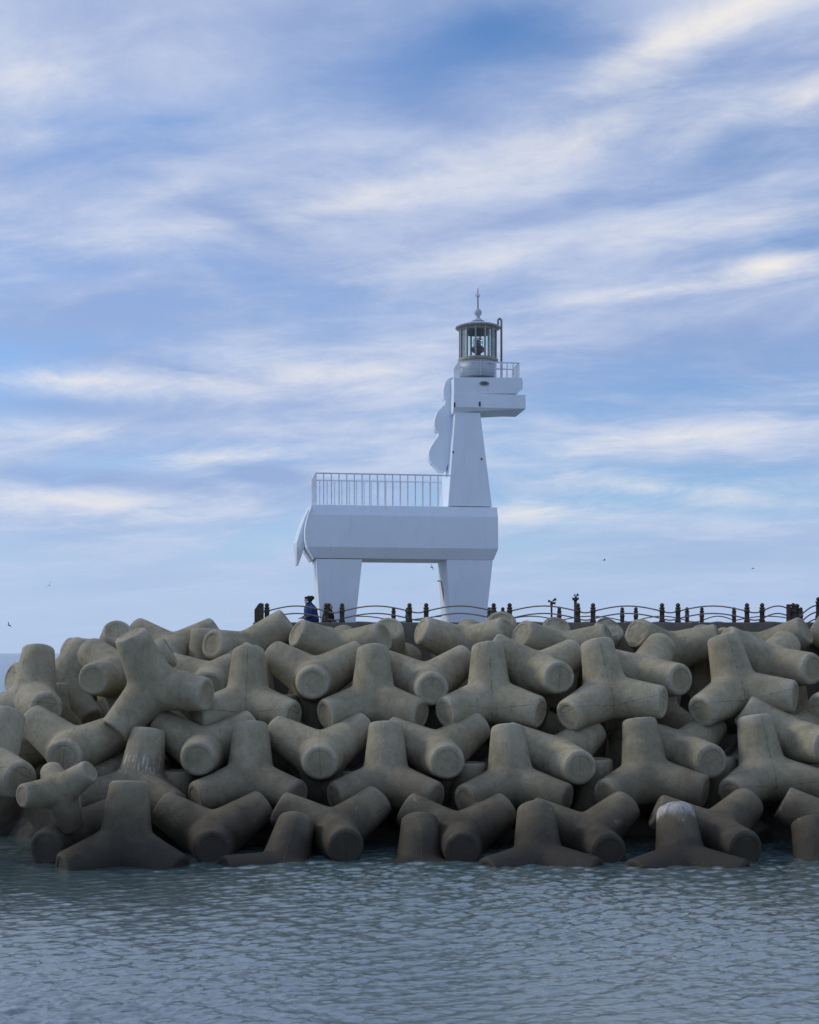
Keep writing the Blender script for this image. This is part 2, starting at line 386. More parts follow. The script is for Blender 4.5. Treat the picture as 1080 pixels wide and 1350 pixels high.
# ------------------------------------------------------------------ tetrapods
TL = 1.66; TR = .455; TS = .125
def tetrapod_mesh(seed, chip=False):
    rng = random.Random(seed)
    A = [Vector((0, 0, 1)), Vector((-.8165, -.4714, -.3333)), Vector((.8165, -.4714, -.3333)), Vector((0, .9428, -.3333))]
    A = [a.normalized() for a in A]
    N = 30; V = []; Fs = []; E = []
    waves = [(Vector((rng.gauss(0, 1), rng.gauss(0, 1), rng.gauss(0, 1))).normalized() * rng.uniform(2, 7), rng.uniform(0, 6.28)) for _ in range(9)]
    fr = [0, .05, .11, .18, .28, .42, .6, .8, 1.0]
    for li, a in enumerate(A):
        oth = [x for x in A if x is not a]
        us = [(x - a * x.dot(a)).normalized() for x in oth]
        e1 = us[0]; e2 = a.cross(e1)
        base = len(V)
        tip_ch = rng.uniform(.06, .10)
        def put(t, rho, ph, t0, edge):
            p = a * t + (e1 * math.cos(ph) + e2 * math.sin(ph)) * rho
            f = .035 * math.exp(-max(0, t - t0) / .10)
            p = p * (1 + f / p.length)
            n = sum(math.sin(p.dot(k) + q) for k, q in waves) / 9
            p = p * (1 + .022 * n)
            V.append(p); E.append(edge)
        for q in fr + ['c1', 'c2', 'd1', 'd2', 'd3']:
            for k in range(N):
                ph = 2 * math.pi * k / N
                c = max(math.cos(ph - 2 * math.pi * j / 3) for j in range(3))
                t0 = .7071 * c * (TR + TL * TS) / (1 + .7071 * c * TS)
                if not isinstance(q, str):
                    t = t0 + (TL - tip_ch - t0) * q; put(t, TR + (TL - t) * TS, ph, t0, .7 if q == 1.0 else 0)
                else:
                    t, rr, e = {'c1': (TL - tip_ch * .42, TR - .012, 1.0), 'c2': (TL, TR - tip_ch * .75, .85), 'd1': (TL + .002, TR * .70, .2), 'd2': (TL - .016, TR * .66, .1), 'd3': (TL - .018, TR * .32, 0)}[q]
                    if chip and li == 0:
                        ch = .35 + .6 * math.sin(ph + .6) + .12 * math.sin(ph * 5); t -= .13 * max(0, ch) * (rr / TR) ** .5 + .02 * math.sin(ph * 4 + rr * 20); e = .6
                    put(t, rr, ph, t0, e)
        nr = len(fr) + 5
        for r_ in range(nr - 1):
            for k in range(N):
                k2 = (k + 1) % N
                Fs.append((base + r_ * N + k, base + r_ * N + k2, base + (r_ + 1) * N + k2, base + (r_ + 1) * N + k))
        Fs.append(tuple(base + (nr - 1) * N + k for k in range(N)))
    me = bpy.data.meshes.new('tetrapod'); me.from_pydata([tuple(p) for p in V], [], Fs)
    at_ = me.attributes.new('edge', 'FLOAT', 'POINT'); at_.data.foreach_set('value', E)
    bm = bmesh.new(); bm.from_mesh(me)
    bmesh.ops.remove_doubles(bm, verts=bm.verts, dist=.012)
    bmesh.ops.recalc_face_normals(bm, faces=bm.faces)
    for fc in bm.faces: fc.smooth = True
    for e in bm.edges:
        if e.is_manifold and e.calc_face_angle(0) > R(27) and sum(v.co.length for v in e.verts) > 2 * 1.35: e.smooth = False
    bm.to_mesh(me); bm.free()
    me.materials.append(MATS['tetrapod'])
    return me
# TETS BEGIN  x, y, z, euler x, y, z, size, group, label
TETS = [
    (-12.429, 38.775, 1.285, 0.000, -0.000, 0.262, 1.00, 'tetrapods in the gaps', 'shaded tetrapod glimpsed deep in the gaps of the middle rows, first from left'),
    (-10.764, 34.000, 2.122, -0.559, 0.070, -0.175, 1.00, 'tetrapods at the waterline', 'tetrapod cut by the left edge, tall leg standing over the small tetrapod'),
    (-12.227, 40.631, 1.958, 0.000, -0.000, 0.000, 1.00, 'tetrapods in the gaps', 'shaded tetrapod glimpsed deep in the gaps of the middle rows, second from left'),
    (-10.887, 38.449, 3.671, -0.274, -0.155, -0.502, 1.00, 'tetrapods in the top row', 'tetrapod at the left end with one leg up and round end facing right'),
    (-8.480, 33.800, 0.389, -1.580, -0.000, 2.932, 1.00, 'tetrapods at the waterline', 'dark tetrapod with a blunt leg facing out just above the water, first from left'),
    (-8.527, 32.300, 1.722, -1.580, 0.070, 2.409, 0.62, 'tetrapods at the waterline', 'small tetrapod lying loose on the big ones at far left'),
    (-9.258, 36.513, 2.379, -1.580, -0.105, -3.037, 1.00, 'tetrapods in the middle row', 'middle row tetrapod with round leg end facing the viewer, first from left'),
    (-10.806, 40.108, 2.542, 0.000, -0.000, 0.349, 1.00, 'tetrapods in the gaps', 'shaded tetrapod glimpsed deep in the gaps of the upper rows, first from left'),
    (-10.847, 41.200, 4.015, -0.244, 0.524, 0.140, 1.00, 'tetrapods on the crest', 'tetrapod with one leg slanting up right, just right of the leftmost leg tip'),
    (-8.477, 39.000, 4.388, -1.580, -0.000, 2.862, 1.00, 'tetrapods in the top row', 'tetrapod with round end facing left, behind the leaning one'),
    (-10.353, 42.901, 2.730, 0.000, -0.000, 0.175, 1.00, 'tetrapods in the gaps', 'shaded tetrapod glimpsed deep in the gaps of the upper rows, second from left'),
    (-7.651, 37.572, 1.793, 0.000, 0.175, 0.349, 1.00, 'tetrapods in the gaps', 'shaded tetrapod glimpsed deep in the gaps of the middle rows, third from left'),
    (-9.557, 42.691, 4.837, -0.969, -0.000, -2.793, 1.00, 'tetrapods on the crest', 'tetrapod with its round end raised, first on the left skyline'),
    (-8.726, 41.628, 3.387, 0.000, -0.000, -0.349, 1.00, 'tetrapods in the gaps', 'shaded tetrapod glimpsed deep in the gaps of the upper rows, third from left'),
    (-6.933, 32.400, 0.324, -0.140, 0.035, 0.105, 1.00, 'tetrapods at the waterline', 'dark wet tetrapod standing in the water, one leg up, second from left along the waterline'),
    (-7.323, 35.923, 1.400, -0.279, 0.070, -0.140, 1.00, 'tetrapods in the middle row', 'tall tetrapod with white salt streaks behind the left waterline tetrapods'),
    (-7.113, 37.058, 4.150, 0.279, -0.384, 0.000, 1.00, 'tetrapods in the top row', 'tetrapod leaning left with a long leg pointing right, left of the upper row'),
    (-7.619, 42.690, 5.044, -1.649, -0.000, -3.142, 1.00, 'tetrapods on the crest', 'wide tetrapod on the left skyline with both arms raised'),
    (-6.662, 39.164, 2.370, -1.405, -0.349, 3.142, 1.00, 'tetrapods in the gaps', 'shaded tetrapod glimpsed deep in the gaps of the middle rows, fourth from left'),
    (-7.030, 40.484, 2.288, 0.000, -0.000, 0.262, 1.00, 'tetrapods in the gaps', 'shaded tetrapod glimpsed deep in the gaps of the upper rows, fourth from left'),
    (-6.299, 36.290, 0.239, 0.000, -0.000, 0.262, 1.00, 'tetrapods in the gaps', 'shaded tetrapod glimpsed deep in the gaps of the lower rows, first from left'),
    (-5.672, 36.688, 2.332, -1.580, -0.000, -3.089, 1.00, 'tetrapods in the middle row', 'middle row tetrapod with round leg end facing the viewer, second from left'),
    (-6.008, 40.617, 4.123, -1.580, 0.140, -3.072, 1.00, 'tetrapods on the crest', 'tetrapod behind the arm of the leaning one'),
    (-5.050, 34.079, 0.330, -1.580, -0.000, -3.002, 1.00, 'tetrapods at the waterline', 'dark tetrapod with a blunt leg facing out just above the water, second from left'),
    (-6.473, 42.133, 4.223, 0.000, -0.000, 0.175, 1.00, 'tetrapods in the gaps', 'shaded tetrapod glimpsed deep in the gaps of the upper rows, fifth from left'),
    (-4.647, 38.107, 3.634, -0.279, -0.000, 0.052, 1.00, 'tetrapods in the top row', 'upright tetrapod in the top full row, one leg up, second from left'),
    (-4.306, 35.833, 1.595, -0.279, -0.017, 0.000, 1.00, 'tetrapods in the middle row', 'upright tetrapod in the middle row, one leg up, second from left'),
    (-3.717, 38.647, 2.218, 0.000, -0.000, -0.175, 1.00, 'tetrapods in the gaps', 'shaded tetrapod glimpsed deep in the gaps of the middle rows, fifth from left'),
    (-3.270, 40.672, 3.079, 0.000, 0.175, 0.524, 1.00, 'tetrapods in the gaps', 'shaded tetrapod glimpsed deep in the gaps of the upper rows, sixth from left'),
    (-5.179, 42.315, 5.116, 0.569, 0.751, 0.753, 1.00, 'tetrapods on the crest', 'tetrapod lying on its side beneath the left end of the railing'),
    (-2.146, 41.421, 5.102, 0.891, -0.932, -0.472, 1.00, 'tetrapods on the crest', 'crest tetrapod with its end facing left, below the people'),
    (-3.166, 32.829, -0.464, -0.559, 0.227, 0.000, 1.00, 'tetrapods at the waterline', 'dark wet tetrapod standing in the water, one leg up, third from left along the waterline'),
    (-2.753, 38.900, 4.285, -1.580, -0.000, -3.124, 1.00, 'tetrapods in the top row', 'top full row tetrapod with leg end pointing outwards, third from left'),
    (-2.441, 36.562, 2.240, -1.580, 0.035, -3.089, 1.00, 'tetrapods in the middle row', 'middle row tetrapod with round leg end facing the viewer, third from left'),
    (-1.560, 36.942, 0.191, 0.000, -0.000, 0.262, 1.00, 'tetrapods in the gaps', 'shaded tetrapod glimpsed deep in the gaps of the lower rows, second from left'),
    (-2.728, 43.426, 4.515, -0.794, -0.000, -3.072, 1.00, 'tetrapods on the crest', 'small hump of a tetrapod leg on the crest below the black-coated person'),
    (-1.935, 34.208, 0.381, -1.580, 0.052, -2.915, 1.00, 'tetrapods at the waterline', 'dark tetrapod with a blunt leg facing out just above the water, third from left'),
    (-1.041, 38.054, 3.679, -0.279, -0.000, 0.035, 1.00, 'tetrapods in the top row', 'upright tetrapod in the top full row, one leg up, third from left'),
    (-0.255, 38.931, 1.706, 0.000, -0.000, -0.436, 1.00, 'tetrapods in the gaps', 'shaded tetrapod glimpsed deep in the gaps of the middle rows, sixth from left'),
    (-0.647, 35.938, 1.566, -0.279, -0.000, 0.000, 1.00, 'tetrapods in the middle row', 'upright tetrapod in the middle row, one leg up, third from left'),
    (-0.730, 42.478, 4.821, -0.864, -0.000, -3.072, 1.00, 'tetrapods on the crest', 'crest tetrapod with a rounded end rising under the lighthouse hind leg gap'),
    (0.512, 40.727, 2.858, 0.000, -0.000, -0.436, 1.00, 'tetrapods in the gaps', 'shaded tetrapod glimpsed deep in the gaps of the upper rows, seventh from left'),
    (0.262, 32.934, -0.517, -0.559, 0.035, 0.070, 1.00, 'tetrapods at the waterline', 'dark wet tetrapod standing in the water, one leg up, fourth from left along the waterline'),
    (1.753, 41.562, 5.249, 0.942, -0.951, -0.617, 1.00, 'tetrapods on the crest', 'crest tetrapod lying along the parapet below the lighthouse front leg'),
    (0.493, 38.900, 4.114, -1.580, 0.052, -3.054, 1.00, 'tetrapods in the top row', 'top full row tetrapod with leg end pointing outwards, fourth from left'),
    (0.801, 36.712, 2.244, -1.580, 0.070, -3.019, 1.00, 'tetrapods in the middle row', 'middle row tetrapod with round leg end facing the viewer, fourth from left'),
    (1.688, 36.580, 0.427, 0.000, -0.000, -0.262, 1.00, 'tetrapods in the gaps', 'shaded tetrapod glimpsed deep in the gaps of the lower rows, third from left'),
    (1.246, 34.194, 0.277, -1.580, -0.000, -3.107, 1.00, 'tetrapods at the waterline', 'dark tetrapod with a blunt leg facing out just above the water, fourth from left'),
    (1.140, 43.027, 4.208, 0.000, -0.000, 0.175, 1.00, 'tetrapods in the gaps', 'shaded tetrapod glimpsed deep in the gaps of the upper rows, eighth from left'),
    (2.289, 38.064, 3.749, -0.279, -0.000, 0.052, 1.00, 'tetrapods in the top row', 'upright tetrapod in the top full row, one leg up, fourth from left'),
    (3.153, 38.564, 1.963, 0.000, -0.000, 0.175, 1.00, 'tetrapods in the gaps', 'shaded tetrapod glimpsed deep in the gaps of the middle rows, seventh from left'),
    (2.961, 42.464, 5.042, -0.899, -0.000, 3.054, 1.00, 'tetrapods on the crest', 'crest tetrapod with a round leg end facing straight at the viewer'),
    (2.736, 35.868, 1.511, -0.279, -0.000, 0.087, 1.00, 'tetrapods in the middle row', 'upright tetrapod in the middle row, one leg up, fourth from left'),
    (4.638, 40.900, 5.058, 0.891, -0.932, -0.402, 1.00, 'tetrapods on the crest', 'crest tetrapod with a slanted end disc facing left beside the round-ended one'),
    (3.598, 40.589, 2.957, 0.000, -0.000, 0.349, 1.00, 'tetrapods in the gaps', 'shaded tetrapod glimpsed deep in the gaps of the upper rows, ninth from left'),
    (3.190, 32.757, -0.198, -0.559, -0.000, 0.000, 1.00, 'tetrapods at the waterline', 'dark wet tetrapod standing in the water, one leg up, fifth from left along the waterline'),
    (4.603, 43.733, 4.825, -0.794, -0.000, -3.037, 1.00, 'tetrapods on the crest', 'crest tetrapod hump just below the thin spotlight pole'),
    (3.771, 38.969, 4.431, -1.580, -0.070, -2.862, 1.00, 'tetrapods in the top row', 'top full row tetrapod with leg end pointing outwards, fifth from left'),
    (4.117, 36.833, 2.074, -1.580, 0.052, -2.880, 1.00, 'tetrapods in the middle row', 'middle row tetrapod with round leg end facing the viewer, fifth from left'),
    (5.149, 36.673, 0.523, 0.000, -0.000, 0.436, 1.00, 'tetrapods in the gaps', 'shaded tetrapod glimpsed deep in the gaps of the lower rows, fourth from left'),
    (5.629, 37.815, 3.856, -0.279, -0.140, 0.070, 1.00, 'tetrapods in the top row', 'upright tetrapod in the top full row, one leg up, fifth from left'),
    (4.533, 33.965, 0.271, -1.580, 0.052, -2.932, 1.00, 'tetrapods at the waterline', 'dark tetrapod with a blunt leg facing out just above the water, fifth from left'),
    (5.735, 42.290, 4.787, -0.829, -0.000, -2.688, 1.00, 'tetrapods on the crest', 'crest tetrapod whose rounded end meets the chipped one'),
    (6.352, 39.106, 1.387, 0.000, -0.000, -0.262, 1.00, 'tetrapods in the gaps', 'shaded tetrapod glimpsed deep in the gaps of the middle rows, eighth from left'),
    (8.097, 41.658, 5.080, 0.843, -0.913, -0.259, 1.00, 'tetrapods on the crest', 'crest tetrapod with a chipped broken leg end'),
    (6.413, 36.002, 1.679, -0.279, -0.035, 0.105, 1.00, 'tetrapods in the middle row', 'upright tetrapod in the middle row, one leg up, fifth from left'),
    (7.573, 40.572, 3.149, 0.000, -0.000, -0.349, 1.00, 'tetrapods in the gaps', 'shaded tetrapod glimpsed deep in the gaps of the upper rows, tenth from left'),
    (6.701, 32.632, -0.217, -0.559, -0.000, 0.000, 1.00, 'tetrapods at the waterline', 'tetrapod in the water with a pale salt-bleached top'),
    (6.882, 39.064, 4.362, -1.580, 0.175, -2.618, 1.00, 'tetrapods in the top row', 'top full row tetrapod with leg end pointing outwards, sixth from left'),
    (9.328, 43.136, 4.618, -0.864, -0.000, 3.142, 1.00, 'tetrapods on the crest', 'crest tetrapod mostly hidden behind the top row at right'),
    (7.597, 36.981, 2.223, -1.580, 0.052, -2.845, 1.00, 'tetrapods in the middle row', 'middle row tetrapod with round leg end facing the viewer, sixth from left'),
    (8.573, 36.837, 0.567, 0.000, -0.000, -0.436, 1.00, 'tetrapods in the gaps', 'shaded tetrapod glimpsed deep in the gaps of the lower rows, fifth from left'),
    (9.339, 37.948, 3.990, -0.279, -0.157, 0.070, 1.00, 'tetrapods in the top row', 'upright tetrapod in the top full row, one leg up, sixth from left'),
    (7.785, 33.931, 0.349, -1.580, 0.052, -2.880, 1.00, 'tetrapods at the waterline', 'dark tetrapod with a blunt leg facing out just above the water, sixth from left'),
    (10.275, 38.476, 2.328, 0.000, -0.000, 0.349, 1.00, 'tetrapods in the gaps', 'shaded tetrapod glimpsed deep in the gaps of the middle rows, ninth from left'),
    (9.663, 36.198, 1.736, -0.279, -0.052, 0.175, 1.00, 'tetrapods in the middle row', 'upright tetrapod in the middle row, one leg up, sixth from left'),
    (11.507, 40.389, 3.152, 0.000, -0.000, 0.436, 1.00, 'tetrapods in the gaps', 'shaded tetrapod glimpsed deep in the gaps of the upper rows, eleventh from left'),
    (11.111, 42.116, 5.048, 0.755, 0.871, 0.295, 1.00, 'tetrapods on the crest', 'crest tetrapod with a leg rising towards the right edge'),
    (10.204, 32.848, -0.579, -0.559, -0.035, 0.000, 1.00, 'tetrapods at the waterline', 'dark wet tetrapod standing in the water, one leg up, seventh from left along the waterline'),
    (10.578, 39.112, 4.663, -1.580, -0.052, -2.566, 1.00, 'tetrapods in the top row', 'top full row tetrapod with leg end pointing outwards, seventh from left'),
    (10.714, 37.076, 2.616, -1.580, -0.105, -2.827, 1.00, 'tetrapods in the middle row', 'middle row tetrapod with round leg end facing the viewer, seventh from left'),
    (12.847, 37.889, 3.822, -0.279, -0.000, -0.087, 1.00, 'tetrapods in the top row', 'upright tetrapod in the top full row, one leg up, seventh from left'),
    (14.238, 41.892, 5.134, -1.580, -0.000, -3.142, 1.00, 'tetrapods on the crest', 'crest tetrapod cut by the right edge of the picture'),
    (11.083, 34.117, 0.436, -1.580, -0.000, -3.054, 1.00, 'tetrapods at the waterline', 'dark tetrapod with a blunt leg facing out just above the water, seventh from left'),
    (13.318, 35.986, 1.646, -0.279, -0.035, 0.087, 1.00, 'tetrapods farther along the breakwater', 'upright tetrapod past the right edge of the view, first from there'),
    (15.841, 42.312, 4.816, -0.846, -0.000, 3.142, 1.00, 'tetrapods farther along the breakwater', 'outward facing tetrapod past the right edge of the view, second from there'),
    (14.235, 38.900, 4.497, -1.580, -0.052, -2.967, 1.00, 'tetrapods farther along the breakwater', 'outward facing tetrapod past the right edge of the view, third from there'),
    (13.495, 32.943, -0.557, -0.279, 0.035, 0.000, 1.00, 'tetrapods farther along the breakwater', 'upright tetrapod past the right edge of the view, fourth from there'),
    (14.303, 36.886, 2.271, -1.580, -0.035, -3.002, 1.00, 'tetrapods farther along the breakwater', 'outward facing tetrapod past the right edge of the view, fifth from there'),
    (16.589, 37.923, 3.756, -0.279, -0.070, 0.070, 1.00, 'tetrapods farther along the breakwater', 'upright tetrapod past the right edge of the view, sixth from there'),
    (14.422, 33.976, 0.365, -1.580, 0.052, -3.037, 1.00, 'tetrapods farther along the breakwater', 'outward facing tetrapod past the right edge of the view, seventh from there'),
    (16.831, 35.887, 1.654, -0.279, -0.035, 0.035, 1.00, 'tetrapods farther along the breakwater', 'upright tetrapod past the right edge of the view, eighth from there'),
    (19.141, 42.200, 4.819, -0.846, -0.000, -3.002, 1.00, 'tetrapods farther along the breakwater', 'outward facing tetrapod past the right edge of the view, ninth from there'),
    (17.648, 38.915, 4.497, -1.580, 0.017, -2.967, 1.00, 'tetrapods farther along the breakwater', 'outward facing tetrapod past the right edge of the view, tenth from there'),
    (17.749, 36.849, 2.276, -1.580, -0.035, -3.002, 1.00, 'tetrapods farther along the breakwater', 'outward facing tetrapod past the right edge of the view, eleventh from there'),
    (17.075, 32.812, -0.535, -0.279, 0.035, 0.052, 1.00, 'tetrapods farther along the breakwater', 'upright tetrapod past the right edge of the view, twelfth from there'),
    (20.015, 37.919, 3.752, -0.279, -0.017, 0.070, 1.00, 'tetrapods farther along the breakwater', 'upright tetrapod past the right edge of the view, thirteenth from there'),
    (17.817, 34.105, 0.347, -1.580, 0.052, -3.037, 1.00, 'tetrapods farther along the breakwater', 'outward facing tetrapod past the right edge of the view, fourteenth from there'),
    (22.503, 42.200, 4.820, -0.846, -0.000, -2.862, 1.00, 'tetrapods farther along the breakwater', 'outward facing tetrapod past the right edge of the view, fifteenth from there'),
    (20.366, 35.860, 1.656, -0.279, -0.035, -0.017, 1.00, 'tetrapods farther along the breakwater', 'upright tetrapod past the right edge of the view, sixteenth from there'),
    (21.065, 38.932, 4.496, -1.580, 0.087, -2.967, 1.00, 'tetrapods farther along the breakwater', 'outward facing tetrapod past the right edge of the view, seventeenth from there'),
    (21.216, 36.860, 2.277, -1.580, -0.035, -3.002, 1.00, 'tetrapods farther along the breakwater', 'outward facing tetrapod past the right edge of the view, eighteenth from there'),
    (23.478, 37.976, 3.750, -0.279, 0.035, 0.070, 1.00, 'tetrapods farther along the breakwater', 'upright tetrapod past the right edge of the view, nineteenth from there'),
    (20.673, 32.752, -0.525, -0.279, 0.035, 0.105, 1.00, 'tetrapods farther along the breakwater', 'upright tetrapod past the right edge of the view, twentieth from there'),
    (21.308, 34.350, 0.315, -1.580, 0.052, -3.037, 1.00, 'tetrapods farther along the breakwater', 'outward facing tetrapod past the right edge of the view, twenty-first from there'),
]
# TETS END
TM = [tetrapod_mesh(s) for s in range(6)]; TCHIP = tetrapod_mesh(50, True)
for i, (x, y, z, ex, ey, ez, sc, grp, lab) in enumerate(TETS):
    o = bpy.data.objects.new('tetrapod', TCHIP if 'chipped' in lab else TM[i % 6]); col.objects.link(o)
    o.location = (x, y, z); o.rotation_euler = (ex, ey, ez); o.scale = (sc,) * 3
    o['salt_top'] = 1.0 if 'bleached' in lab else 0.0; o['salt_streaks'] = 1.0 if 'salt streaks' in lab else 0.0
    tag(o, lab, 'tetrapod', grp)

# ------------------------------------------------------------------ the horse lighthouse
LX, LD, LROT = -.26, 46.4, R(8)
LZ = DECK
horse = empty('horse_lighthouse', (LX, LD, LZ), LROT)
tag(horse, 'white horse shaped lighthouse with a glazed lantern on its head', 'lighthouse')
cr, sr = math.cos(LROT), math.sin(LROT)
def P(px, py, ly):
    """local (x, z) of the point seen at a pixel, on the plane local y = ly"""
    rx, rz = (px - CX) / F, (HZ - py) / F
    # world (t*rx, t, EYE + t*rz); local y = -(X-LX)*sr + (Y-LD)*cr
    t = (ly - LX * sr + LD * cr) / (-rx * sr + cr)
    X, Y, Z = t * rx - LX, t - LD, EYE + t * rz - LZ
    return (X * cr + Y * sr, Z)
def stack(rows):
    """rows of (px left, px right, py, half width): a solid of rectangular rings"""
    L = []
    for pl, pr, py, hw in rows:
        x0, z = P(pl, py, -hw); x1, z1 = P(pr, py, -hw); zz = (z + z1) / 2
        L.append([(x0, -hw, zz), (x1, -hw, zz), (x1, hw, zz), (x0, hw, zz)])
    return L
b = MB(); b.loops(stack([(410.5, 655.5, 667, 1.02), (407.5, 656.8, 680, 1.15), (404.5, 657, 695, 1.155), (404, 657, 708, 1.155), (406.5, 657, 722, 1.15), (415, 651, 737, .97)]))
body = b.build('body', 'white_paint', horse, bevel=.012)
# rump rim: a raised curved band round the hindquarters
rim = [(411.2, 667.5), (407.2, 676), (403.8, 688), (402.2, 700), (402.6, 712), (405, 722.5), (414, 736.5)]
inn = [(413.5, 736.0), (406, 721.5), (404.2, 711), (404, 700), (405, 688), (408.2, 677), (411.8, 668.4)]
b = MB(); b.slab([P(x, y, -1.17) for x, y in rim] + [P(x + .9, y, -1.17) for x, y in inn], -1.172, 1.172)
b.build('rump_band', 'white_paint', horse, bevel=.008)
# belly soffit
x0, z0 = P(478, 737, -.95); x1, _ = P(589, 737, -.95)
def leg(tl, tr_, bl, br, ybot=815):
    def line(xa, xb, y): return xa + (xb - xa) * (y - 737) / (815 - 737)
    hw0, hw1 = .95, .86
    L = []
    for hw, y in ((hw0, 736.6), (hw1, None)):
        if y is None:
            # carry the taper on down to the deck
            y = 815.0
            for _ in range(30):
                z = P(line(tl, bl, y), y, -hw)[1]; y += z * 38
        xa, z = P(line(tl, bl, y), y, -hw); xb, _ = P(line(tr_, br, y), y, -hw)
        L.append([(xa, -hw, z), (xb, -hw, z), (xb, hw, z), (xa, hw, z)])
    bb = MB(); bb.loops(L); return bb
hind = leg(416.8, 477.6, 421.8, 469.4).build('leg', 'white_paint', horse, bevel=.012)
fore = leg(589, 650, 593, 641.6).build('leg', 'white_paint', horse, bevel=.012)
fore['label'] = 'front leg with a dark conduit on its inner face'
# conduit on the inner face of the front leg
pa, pb = P(580.5, 766, .1), P(588, 812, .1)
b = MB(); b.tube([(pa[0] - .10, .1, pa[1]), (pa[0] + .02, .1, pa[1]), (pa[0] + .05, .1, pa[1] - .12), (pb[0] + .02, .1, pb[1]), (pb[0] + .06, .1, pb[1] - .7)], .022)
b.build('conduit', 'pipe_steel', fore)
# neck
b = MB(); b.loops(stack([(591, 648.8, 667.4, .97), (600.4, 633.2, 543.5, .68)])); neck = b.build('neck', 'white_paint', horse, bevel=.012)
for px, py in ((635, 605), (597.5, 596)):
    hw_ = .68 + .29 * (py - 543.5) / 124; x, z = P(px, py, -hw_); MB().box(x - .025, x + .025, -hw_ - .02, -hw_ + .1, z - .04, z + .03).build('bracket', 'rust', neck)
# jaw, skull
jr = [(598.5, 693, 519.2, .80), (598.2, 693.4, 537.5, .82)]
L = stack(jr)
x0, zb = P(597.4, 544.2, -.66); x1, zb1 = P(692.5, 540.0, -.60)
xm, zm = P(633.5, 545.3, -.66)
L.append([(x0, -.66, zb), (x1 - .02, -.64, zb1), (x1 - .02, .64, zb1), (x0, .66, zb)])
b = MB(); b.loops(L[::-1]); jaw = b.build('jaw', 'white_paint', horse, bevel=.012)
top = [(598.6, 497.5), (688.2, 497.5), (689.6, 503.5), (689.2, 512.3), (682, 518.9), (598.6, 518.9)]
b = MB(); b.slab([P(x, y, -.78) for x, y in top], -.78, .78); head = b.build('head', 'white_paint', horse, bevel=.012)
ex, ez = P(638.6, 505.4, -.785)
for nm, sx, sz, y0, y1, m in (('eye', .172, .078, -.815, -.77, 'eye_rim'), ('pupil', .118, .045, -.823, -.80, 'eye_dark')):
    ob = MB().slab([(ex + sx * math.cos(a) , ez + sz * math.sin(a)) for a in np.linspace(0, 2 * math.pi, 28, endpoint=False)], y0, y1).build(nm, m, head if nm == 'eye' else eyeo, bevel=.006 if nm == 'eye' else 0)
    if nm == 'eye': eyeo = ob
for px, py in ((599.4, 533.5), (632.6, 532.5)):
    x, z = P(px, py, -.82); MB().box(x - .028, x + .028, -.845, -.80, z - .085, z + .075).build('drain_slot', 'rust', jaw, bevel=.01)
# mane: a scalloped slab along the back of the neck
zo = lambda x, y: (x / 5.19 + 550, y / 5.19 + 370)
mo = [(262, 664), (235, 664), (210, 674), (190, 700), (180, 735), (178, 775), (182, 806), (192, 824), (187, 846), (166, 870), (140, 897), (126, 925), (118, 955), (117, 992), (122, 1018), (131, 1032), (146, 1037), (142, 1066), (120, 1098), (96, 1134), (82, 1162), (78, 1190), (82, 1222), (96, 1248), (122, 1272), (152, 1306)]
mi = [(190, 1312), (235, 1190), (258, 1080), (275, 960), (290, 860), (290, 664)]
pts = [P(*zo(x, y), -.10) for x, y in mo + mi]
b = MB(); b.slab(pts, -.19, .26); b.build('mane', 'white_paint', horse, bevel=.015)
# pale edge trim where the mane meets the neck
tr = [P(*zo(x, y), -.63 - .13 * (y - 700) / 650) for x, y in ((250, 700), (247, 860), (232, 960), (205, 1100), (178, 1220), (158, 1318))]
# tail: a folded blade hanging off the rump
def tailrow(py, xl, xm, xr, hw):
    a, z = P(xl, py, 0); m_, _ = P(xm, py, -hw * .85); c, _ = P(xr, py, -hw)
    return [(a, -hw * .32, z), (m_, -hw, z), (c, -hw * .8, z), (c, hw * .8, z), (m_, hw, z), (a, hw * .32, z)]
b = MB(); b.loops([tailrow(*r) for r in ((669.0, 406.0, 408.5, 412.5, .30), (680, 400.0, 403.0, 408, .36), (697, 392.8, 397.0, 404, .42), (717, 386.8, 391.2, 403, .46), (723, 387.2, 391.2, 401.8, .46), (745.5, 389.6, 391.2, 393.5, .22))])
b.build('tail', 'white_paint', horse, bevel=.01)
# back railing
hwr = .93
zt = P(500, 625.2, -hwr)[1]; zb = P(500, 667, -1.0)[1]
zb -= .02
xl = P(416.6, 625, -hwr)[0]; xr = P(594, 625, -hwr)[0]; xr2 = P(577.5, 650, -hwr)[0]
rail = MB().tube([(xl, -hwr, zt), (xr, -hwr, zt)], .026).build('back_railing', 'rail_steel', horse)
MB().tube([(xl, hwr, zt), (xr, hwr, zt)], .026).build('top_rail', 'rail_steel', rail)
MB().tube([(xl, -hwr, zt), (xl, hwr, zt)], .026).build('top_rail', 'rail_steel', rail)
bal = MB().tube([(0, 0, zb), (0, 0, zt)], .023, 6).mesh('baluster'); bal.materials.append(MATS['rail_steel'])
def baluster(x, y, par, me=bal):
    o = bpy.data.objects.new('baluster', me); col.objects.link(o); o.parent = par; o.location = (x, y, 0)
nb = 17
for i in range(nb):
    x = xl + (xr2 - xl) * i / (nb - 1)
    baluster(x, -hwr, rail); baluster(x, hwr, rail)
for i in range(1, 8): baluster(xl, -hwr + 2 * hwr * i / 8, rail)
